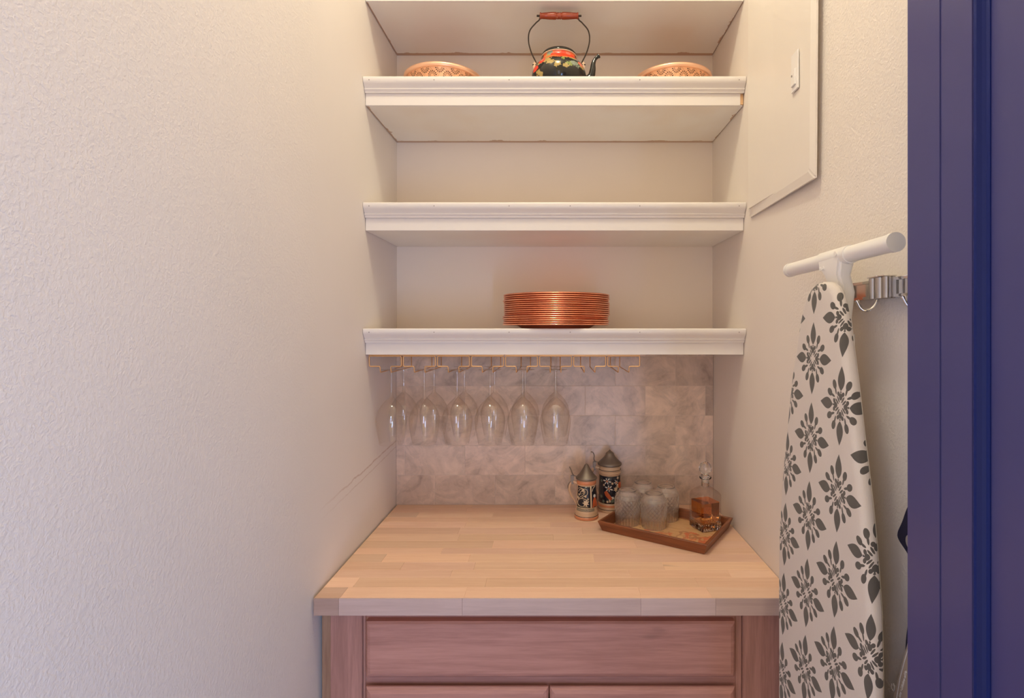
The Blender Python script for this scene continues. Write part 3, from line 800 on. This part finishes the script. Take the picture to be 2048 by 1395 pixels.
for s in (-1, 1): obj('inlay_border', bx(s*(LX-.0245)-.0042, s*(LX-.0245)+.0042, -LY+.018, LY-.018, .0040, .0046), M['tray_y'], tr)
for s in (-1, 1): obj('inlay_border', bx(-LX+.030, LX-.030, s*(LY-.0215)-.002, s*(LY-.0215)+.002, .0040, .0046), M['tray'], tr)

# ------------------------------------------------------------------ cut crystal tumblers, upside down
TFZ = CZ + .0042
def cut(r, z, a, i):
    if z < .030:    # fluted part next to the lip
        return r - .0019*abs(sin(a*10))*min(1, z/.004)
    if z < .078:    # hobnail diamonds
        k = min(1, (z-.030)/.004, (.078-z)/.004)
        u = a*16/(2*pi)*1.0; v = (z-.030)/.012
        f1 = abs(((u+v) % 1) - .5); f2 = abs(((u-v) % 1) - .5)
        return r - .0026*k*(1-2*min(f1, f2))**2 + .0006*k
    return r - .0006*abs(sin(a*12))*min(1, max(0, (z-.080)/.004)) * (1 if z < .096 else 0)
op = [(.0345, 0), (.0352, .001)] + [(.0354 + .0016*(z/.030), z) for z in (.004, .009, .015, .021, .026)] + \
     [(.0372 + .0012*sin(pi*(z-.028)/.056), z) for z in [.029+.00163*q for q in range(31)]] + [(.0365, .0805), (.0345, .086), (.0300, .0935), (.0275, .0968), (.0262, .0985)] 
tm = thing('tumbler', (0, 0, 0), '', 'glass', 'cut crystal tumblers on the tray')
b = lathe(op + [(.0250, .0990), (0, .0985)], 160, cut)
lathe([(.0345, 0), (.0325, .0005), (.0325, .030), (.0330, .060), (.0315, .076), (.026, .084), (0, .085)], 160, bm=b)
bmesh.ops.remove_doubles(b, verts=b.verts, dist=1e-6)
obj('tumbler_wall', b, M['cut'], tm, False)
lb_ = bmesh.new()
def wallr(z): return .0372 + .0012*sin(pi*(z-.028)/.056) if z > .028 else .0355 + .0017*(z/.028)
for k in range(20):
    for d_ in (-1, 1):
        pth = []
        for j in range(13):
            z = .031 + .046*j/12; a_ = 2*pi*k/20 + d_*1.02*j/12
            pth.append((sin(a_)*wallr(z), -cos(a_)*wallr(z), z))
        tube(pth, .00055, 4, lb_)
obj('diamond_cuts', lb_, M['cutline'], tm)
lb_ = bmesh.new()
for k in range(26):
    a_ = 2*pi*k/26
    tube([(sin(a_)*(wallr(z)+.0002), -cos(a_)*(wallr(z)+.0002), z) for z in (.001, .010, .020, .029)], lambda t: .0010*(1-.7*abs(2*t-1)**2), 5, lb_)
obj('flute_cuts', lb_, M['cutline'], tm)
obj('base_ring', lathe([(.0200, .0988), (.0262, .0986), (.0272, .0998), (.0262, .1012), (.0215, .1012), (.0200, .0988)], 48), M['crystal'], tm, True)
T = [((.2185, 1.628), 'upside down cut crystal tumbler at the left end of the tray, beside the steins'), ((.2925, 1.598), 'upside down cut crystal tumbler nearest the camera, in front on the tray'),
     ((.2785, 1.709), 'upside down cut crystal tumbler at the back of the tray, behind the front two'), ((.3425, 1.664), 'upside down cut crystal tumbler on the right of the four, nearest the decanter')]
for i, ((x, y), lab) in enumerate(T):
    if i == 0: tm.location = (x, y, TFZ); tm['label'] = lab
    else: dup(tm, (x, y, TFZ), .5*i, lab)

# ------------------------------------------------------------------ decanter
dc = thing('decanter', (.4425, 1.590, TFZ), 'square crystal decanter half full of amber spirit, with a round stopper, on the tray', 'decanter', rz=radians(20))
hw = .0335
def sq_loft(levels, bm=None, ch=.0035):
    b = bm or bmesh.new(); R = []
    for h, z in levels:
        c_ = min(ch, h*.3)
        pts = [(-h, -h+c_), (-h+c_, -h), (h-c_, -h), (h, -h+c_), (h, h-c_), (h-c_, h), (-h+c_, h), (-h, h-c_)]
        R.append([b.verts.new((x, y, z)) for x, y in pts])
    for A, B in zip(R, R[1:]):
        for k in range(8): b.faces.new((A[k], A[(k+1) % 8], B[(k+1) % 8], B[k]))
    b.faces.new(R[0]); b.faces.new(R[-1])
    return b
b = sq_loft([(hw, .022), (hw, .100), (hw-.003, .107), (.020, .117), (.0135, .122)])
obj('bottle_wall', b, M['glass_wall'], dc)
# cut thick base with small pyramids
b = sq_loft([(hw-.003, 0), (hw, .003), (hw, .0215)])
bmesh.ops.subdivide_edges(b, edges=[e for e in b.edges if e.calc_length() > .03], cuts=7, use_grid_fill=True)
random.seed(8)
for f in list(b.faces):
    if abs(f.normal.z) < .5 and f.calc_area() > 2e-5:
        r = bmesh.ops.poke(b, faces=[f]); 
        for v in r['verts']: v.co += Vector((f.normal.x if f.is_valid else 0, 0, 0))*0 + Vector((v.co.x, v.co.y, 0)).normalized()*-.0022
obj('cut_base', b, M['amber_base'], dc)
obj('spirit', sq_loft([(hw-.009, .0225), (hw-.0035, .030), (hw-.0028, .080)], ch=.005), M['amber'], dc)
# cut lower walls: raised diamond ribs on the bottle sides
b = bmesh.new()
for fa in range(4):
    R_ = Matrix.Rotation(fa*pi/2, 4, 'Z')
    for k in range(-3, 4):
        for dirn in (-1, 1):
            x0 = k*.009; x1 = x0 + dirn*.020
            x1c = max(-hw+.004, min(hw-.004, x1)); f_ = (x1c-x0)/(x1-x0)
            tube([R_ @ Vector((x0, -hw-.0002, .023)), R_ @ Vector((x1c, -hw-.0002, .023+.024*f_))], .0006, 4, b)
cr = obj('cut_lattice', b, M['crystal'], dc); 
obj('neck', lathe([(.0135, .121), (.0115, .128), (.0105, .136), (.0112, .143), (.0165, .1455), (.0175, .1485), (.0165, .1515), (.0105, .1515), (.0100, .145), (.0085, .123)], 32), M['crystal'], dc, True, ang=40)
stp = obj('stopper', lathe([(0, .132), (.0070, .133), (.0086, .1520), (.0125, .1530), (.0125, .1555), (.0090, .1575)] + [(.0185*sin(q), .1755-.0190*cos(q)) for q in [.5+.33*j for j in range(8)]] + [(0, .1945)], 18), M['crystal'], dc)

# ------------------------------------------------------------------ breaker panel cover on the right wall
def quadbox(name, pts, parent, m, inset, lift):
    """pts: outer ring (x, y, z) x4 ; chamfered towards -x"""
    b = bmesh.new(); c = sum((Vector(p) for p in pts), Vector())/4
    A = [b.verts.new((XR-.0005 if False else p[0]+.004, p[1], p[2])) for p in pts]
    B = [b.verts.new(p) for p in pts]
    D = []
    for p in pts:
        v = Vector(p); s1 = 1 if v.y < c.y else -1; s2 = 1 if v.z < c.z else -1
        D.append(b.verts.new((v.x-lift, v.y+s1*inset, v.z+s2*inset)))
    for P1, P2 in ((A, B), (B, D)):
        for k in range(4): b.faces.new((P1[k], P1[(k+1) % 4], P2[(k+1) % 4], P2[k]))
    b.faces.new(D); b.faces.new(A)
    bmesh.ops.bevel(b, geom=[e for e in b.edges if (e.verts[0] in B+D) and (e.verts[1] in B+D) and abs(e.verts[0].co.y-e.verts[1].co.y) < .05 and abs(e.verts[0].co.z-e.verts[1].co.z) < .05], offset=.004, segments=2, affect='EDGES')
    return obj(name, b, m, parent)
pn = thing('breaker_panel_cover', (.527, 1.27, 1.80), 'flat cream electrical panel cover with a small latch on the right wall', 'panel')
def lp(x, y, z): return (x-.527, y-1.27, z-1.80)
quadbox('cover_plate', [lp(.516, 1.072, 1.7990), lp(.526, 1.459, 1.7985), lp(.526, 1.459, 2.42), lp(.513, 1.055, 2.42)], pn, M['panel'], .018, .0028)
def px(x, y): return x - .527
obj('panel_frame', bx(.5185-.527, .531-.527-.0006, 1.10-1.27, 1.45-1.27, 1.82-1.80, 2.40-1.80), M['panel'], pn)
def slantx(y): return .513 + (y-1.07)/.389*.0115     # plate face x at depth y
la = obj('latch_plate', bx(-.0022, .001, -.0175, .0175, -.041, .041, .0012), M['white_metal'], pn)
la.location = lp(slantx(1.15)-.0035, 1.150, 2.046); la.rotation_euler = (0, 0, -.03)
sl = obj('latch_slider', bx(-.0055, -.0015, -.009, .0115, -.030, .004, .001), M['white_metal'], la)
obj('latch_button', tube([(-.0055, .004, -.008), (-.0070, .004, -.008)], .0022, 12), M['grey_rubber'], la)

# ------------------------------------------------------------------ ironing board hanging on the right wall
BX, BYc = .445, .9135
ib = thing('ironing_board', (BX, BYc, .2), 'ironing board in a beige cover with dark leaf medallions, hanging on the right wall', 'ironing board')
def lb(x, y, z): return (x-BX, y-BYc, z-.2)
hwt = [(1.578, .0), (1.577, .014), (1.574, .027), (1.567, .040), (1.556, .0495), (1.5445, .057), (1.5126, .0705), (1.4657, .083), (1.420, .0965), (1.376, .1065), (1.340, .114), (1.29, .125), (1.249, .134), (1.19, .1445), (1.141, .151), (1.0935, .157), (1.0, .160), (.6, .160), (.25, .160), (.225, .155), (.21, .140)]
def cyc(z): return .921 - .009*max(0, min(1, (z-1.4)/.17))
out = [(cyc(z)-h, z) for z, h in hwt] + [(cyc(z)+h, z) for z, h in reversed(hwt) if h > 0]
pts2 = [Vector((p[0], p[1], 0)) for p in out]
dense = []
for i, p in enumerate(pts2):
    q = pts2[(i+1) % len(pts2)]; n = max(1, int((q-p).length/.03))
    for k in range(n): dense.append(p.lerp(q, k/n))
def inset_ring(d):
    out_ = []; n = len(dense); cc = Vector((.9135, .9, 0))
    for i, p in enumerate(dense):
        t = (dense[(i+1) % n]-dense[i-1]).normalized(); nr = Vector((t.y, -t.x, 0))
        if nr.dot(Vector((.9135, min(p.y, 1.40), 0))-p) < 0: nr = -nr
        out_.append(p + nr*d)
    return out_
cvm = bmesh.new(); R = []
for d, x in ((.030, .4445), (.012, .4450), (.006, .4462), (.002, .4490), (0, .4530), (0, .4620), (.004, .4655), (.03, .4660)):
    R.append([cvm.verts.new((x-BX, p.x, p.y-1.6)) for p in inset_ring(d)])
for A, B in zip(R, R[1:]):
    n = len(A)
    for k in range(n): cvm.faces.new((A[k], A[(k+1) % n], B[(k+1) % n], B[k]))
cvm.faces.new(R[0]); cvm.faces.new(R[-1])
cv = obj('cover', cvm, M['fabric'], ib, True, ang=50); cv.location = (0, -BYc, 1.4)
obj('deck', prism([(p.x-BYc, p.y-.2) for p in inset_ring(.012)], 'X', .4662-BX, .4710-BX), M['white_metal'], ib)
# T foot of the folded leg
fx, fz = .437, 1.606
TL = [((.423, .966), .0162), ((.4445, .7085), .0162)]
p0, p1 = Vector((.4765, 1.096, 1.6175)), Vector((.4785, .7575, 1.6210))
dv = (p1-p0).normalized()
def lbv(v): return Vector(lb(*v))
obj('foot_tube', tube([lbv(p0+dv*.010), lbv(p1-dv*.009)], .0132, 32), M['white_metal'], ib, True, ang=50)
for e, s in ((p0, 1), (p1, -1)):
    obj('end_cap', tube([lbv(e), lbv(e+dv*s*.001), lbv(e+dv*s*.0095)], lambda t: .0140, 32), M['white_metal'], ib, True, ang=50)
mid = p0.lerp(p1, .575); ms = obj('socket', tube([lbv(mid-dv*.058), lbv(mid+dv*.030)], .0150, 32), M['white_metal'], ib, True, ang=50)
# bracket neck flattened below the socket
nb_ = bmesh.new()
def nring(z, y0, y1, x0, x1): return [nb_.verts.new(lb(*q)) for q in ((x0, y0, z), (x0, y1, z), (x1, y1, z), (x1, y0, z))]
c0 = mid.y
NR = [nring(1.622, c0-.022, c0+.054, mid.x-.0145, mid.x+.013), nring(1.603, c0-.020, c0+.048, mid.x-.0150, mid.x+.012), nring(1.588, c0-.012, c0+.034, mid.x-.0120, mid.x+.012), nring(1.560, c0-.013, c0+.026, .4725, .4960), nring(1.48, c0-.010, c0+.022, .4735, .4880)]
for A, B in zip(NR, NR[1:]):
    for k in range(4): nb_.faces.new((A[k], A[(k+1) % 4], B[(k+1) % 4], B[k]))
nb_.faces.new(NR[0]); nb_.faces.new(NR[-1])
bmesh.ops.bevel(nb_, geom=[e for e in nb_.edges if abs(e.verts[0].co.z-e.verts[1].co.z) > .005], offset=.005, segments=3, affect='EDGES')
obj('neck_bracket', nb_, M['white_metal'], ib, True, ang=40)
obj('screw', tube([lbv(mid+Vector((-.0145, -.012, .003))), lbv(mid+Vector((-.0168, -.012, .003)))], .0042, 16), M['white_metal'], ib, True, ang=40)
rm = Matrix(((0, 0, -1, 0), (-1, 0, 0, 0), (0, 1, 0, 0), (0, 0, 0, 1)))
text_mesh('USA', .010, .0004, M['white_metal'], ib, Matrix.Translation(lb(mid.x-.0153, c0+.044, 1.600)) @ rm, 'embossed_lettering')
for yy in (.880, .960):
    obj('leg', tube([lb(.4795, yy, 1.49 if yy < .9 else 1.3), lb(.4795, yy+.01, .5)], .0080, 12), M['white_metal'], ib, True)

# ------------------------------------------------------------------ chrome hook rail
hr = thing('hook_rail', (.531, .80, 1.562), 'chrome wall rail with grips and curved hooks, between ironing board and door', 'rail')
def lh(x, y, z): return (x-.531, y-.80, z-1.562)
obj('rail', bx(-.018, -.0006, -.25, .200, -.0145, .0145, .002), M['rail_m'] if 'rail_m' in M else M['chrome'], hr)
obj('rail_lip', bx(-.021, -.018, -.25, .200, .0105, .0150, .0008), M['chrome'], hr)
obj('rail_lip', bx(-.021, -.018, -.25, .200, -.0150, -.0105, .0008), M['chrome'], hr)
for yy in (.972, .835, .690):
    gb = obj('grip_bracket', bx(-.026, -.0185, yy-.80-.026, yy-.80+.020, -.0165, .0165, .0015), M['steel'], hr)
    for j, dy in enumerate((-.020, -.004, .015)):
        obj('grip_roller', tube([lh(.531-.030, yy+dy, 1.546), lh(.531-.030, yy+dy, 1.578)], .0062 if j != 1 else .0078, 20), M['steel'], gb, True, ang=50)
    obj('bracket_cap', bx(-.038, -.018, yy-.80-.026, yy-.80+.020, .0165, .0180, .0006), M['chrome'], gb)
    obj('rivet', tube([lh(.503, yy+.008, 1.580), lh(.503, yy+.008, 1.5822)], .0035, 12), M['chrome'], gb, True, ang=40)
for yy in (.870, .754, .64):
    hk = spline([lh(.517, yy-.006, 1.549), lh(.515, yy-.006, 1.541), lh(.509, yy-.004, 1.5320), lh(.501, yy-.001, 1.5285), lh(.494, yy+.002, 1.5325), lh(.489, yy+.004, 1.5435)], 6)
    h_ = obj('hook', tube(hk, .0027, 12), M['chrome'], hr, True, ang=60)
    obj('hook_tip', tube([hk[-2], Vector(hk[-1])+Vector((-.0006, .0006, .0012))], .0034, 12), M['chrome'], h_, True, ang=60)

# ------------------------------------------------------------------ navy dustpan with a printed sleeve hanging low beside the door
dp = thing('dustpan', (.509, .742, .80), 'dark navy plastic dustpan with beige printed sleeve, half hidden behind the blue door', 'dustpan')
def ld(y, z): return (y-.742, z-.80)
lo = spline([(.7420, 1.270, 0), (.770, 1.249, 0), (.786, 1.218, 0), (.796, 1.199, 0), (.793, 1.189, 0), (.772, 1.176, 0), (.762, 1.160, 0), (.768, 1.10, 0), (.776, 1.06, 0), (.778, 1.035, 0), (.776, 1.00, 0)], 5)
left = [(p.x, p.y) for p in lo]; right = [(1.484-p.x, p.y) for p in reversed(lo)]
hp_ = [ld(*p) for p in left] + [ld(*p) for p in right][:-1]
b = prism(hp_, 'X', -.004, .006)
obj('handle', b, M['dark_plastic'], dp, True, ang=40)
obj('hanging_eye', tube([(-.0043, *ld(.766, 1.196)), (-.0050, *ld(.766, 1.196))], .0105, 24), M['grey_rubber'], dp, True, ang=40)
slv_l = [(.7650, 1.066), (.7767, 1.030), (.7857, 1.002), (.8030, .9505), (.820, .90), (.840, .84)]
slv = slv_l + [(1.484-y, z) for y, z in reversed(slv_l)]
obj('sleeve', prism([ld(*p) for p in slv], 'X', -.0065, .0085), M['beige'], dp)
b = bmesh.new()
tube([(-.0068, *ld(y, z)) for y, z in ((.7625, 1.060), (.7668, 1.048), (.7765, 1.020), (.7857, .992), (.7938, .957), (.801, .925), (.818, .865))], .0005, 6, b)
obj('white_line', b, M['white_ink'], dp)
# lettering runs upward along the sleeve edge
def txt(s, y, z, size, ang, nm):
    up = Vector((0, cos(ang), sin(ang))).normalized()       # reading direction
    sd = Vector((0, sin(ang), -cos(ang)))*-1                 # glyph up (towards the left in the picture)
    X = up; Z = Vector((-1, 0, 0)); Y = Z.cross(X)
    mt = Matrix(((X.x, Y.x, Z.x, -.0067), (X.y, Y.y, Z.y, y-.742), (X.z, Y.z, Z.z, z-.80), (0, 0, 0, 1)))
    return text_mesh(s, size, .0002, M['white_ink'], dp, mt, nm, shear=.25)
A_ = atan2(.055, -.0175)
txt('hine \u2022 Lifetime of Pe', .7860, .9610, .0062, A_, 'lettering')
txt('Ca', .8005, .9590, .0120, A_-.06, 'lettering')

# ------------------------------------------------------------------ navy panelled door standing open at the right
DX = .455
dr = setp(bpy.data.objects.new('door_1', None), kind='structure'); C.objects.link(dr); dr.location = (DX, -.06, .01)
def dpart(n, m, x0, x1, y0, y1, z0, z1, bev=.0015): return obj(n, bx(x0, x1, y0+.06, y1+.06, z0-.01, z1-.01, bev), M[m], dr)
dpart('stile', 'navy', 0, .036, .588, .696, .01, 2.05)
dpart('edge_strip', 'navy', -.0012, .0, .637, .6955, .012, 2.048, .0005)
dpart('stile', 'navy', 0, .036, -.06, .050, .01, 2.05)
for z0, z1 in ((.01, .24), (.90, 1.04), (1.94, 2.05)): dpart('rail', 'navy', 0, .036, .0505, .5875, z0, z1)
for z0, z1 in ((.24, .90), (1.04, 1.94)):
    dpart('door_panel', 'navy', .012, .024, .0505, .5875, z0+.0005, z1-.0005, 0)
    # sunk moulding: a mitred glossy bead running round the panel
    prof_ = [(0, .0005), (.0022, .0015), (.0042, .006), (.0062, .009), (.0092, .0105), (.0092, .0119), (0, .0119)]
    def ring(o_, x_): return [(x_, .0505+o_+.06, z0+o_-.01), (x_, .5875-o_+.06, z0+o_-.01), (x_, .5875-o_+.06, z1-o_-.01), (x_, .0505+o_+.06, z1-o_-.01)]
    b = bmesh.new(); RR = [[b.verts.new(q) for q in ring(o_+.0003, x_)] for o_, x_ in prof_]
    for i in range(len(RR)):
        A, B = RR[i], RR[(i+1) % len(RR)]
        for k in range(4): b.faces.new((A[k], A[(k+1) % 4], B[(k+1) % 4], B[k]))
    obj('panel_moulding', b, M['navy_d'], dr)
for zz in (.3, 1.75):
    obj('hinge', tube([(.018, -.0145, zz), (.018, -.0145, zz+.09)], .006, 12), M['steel'], dr, True, ang=50)
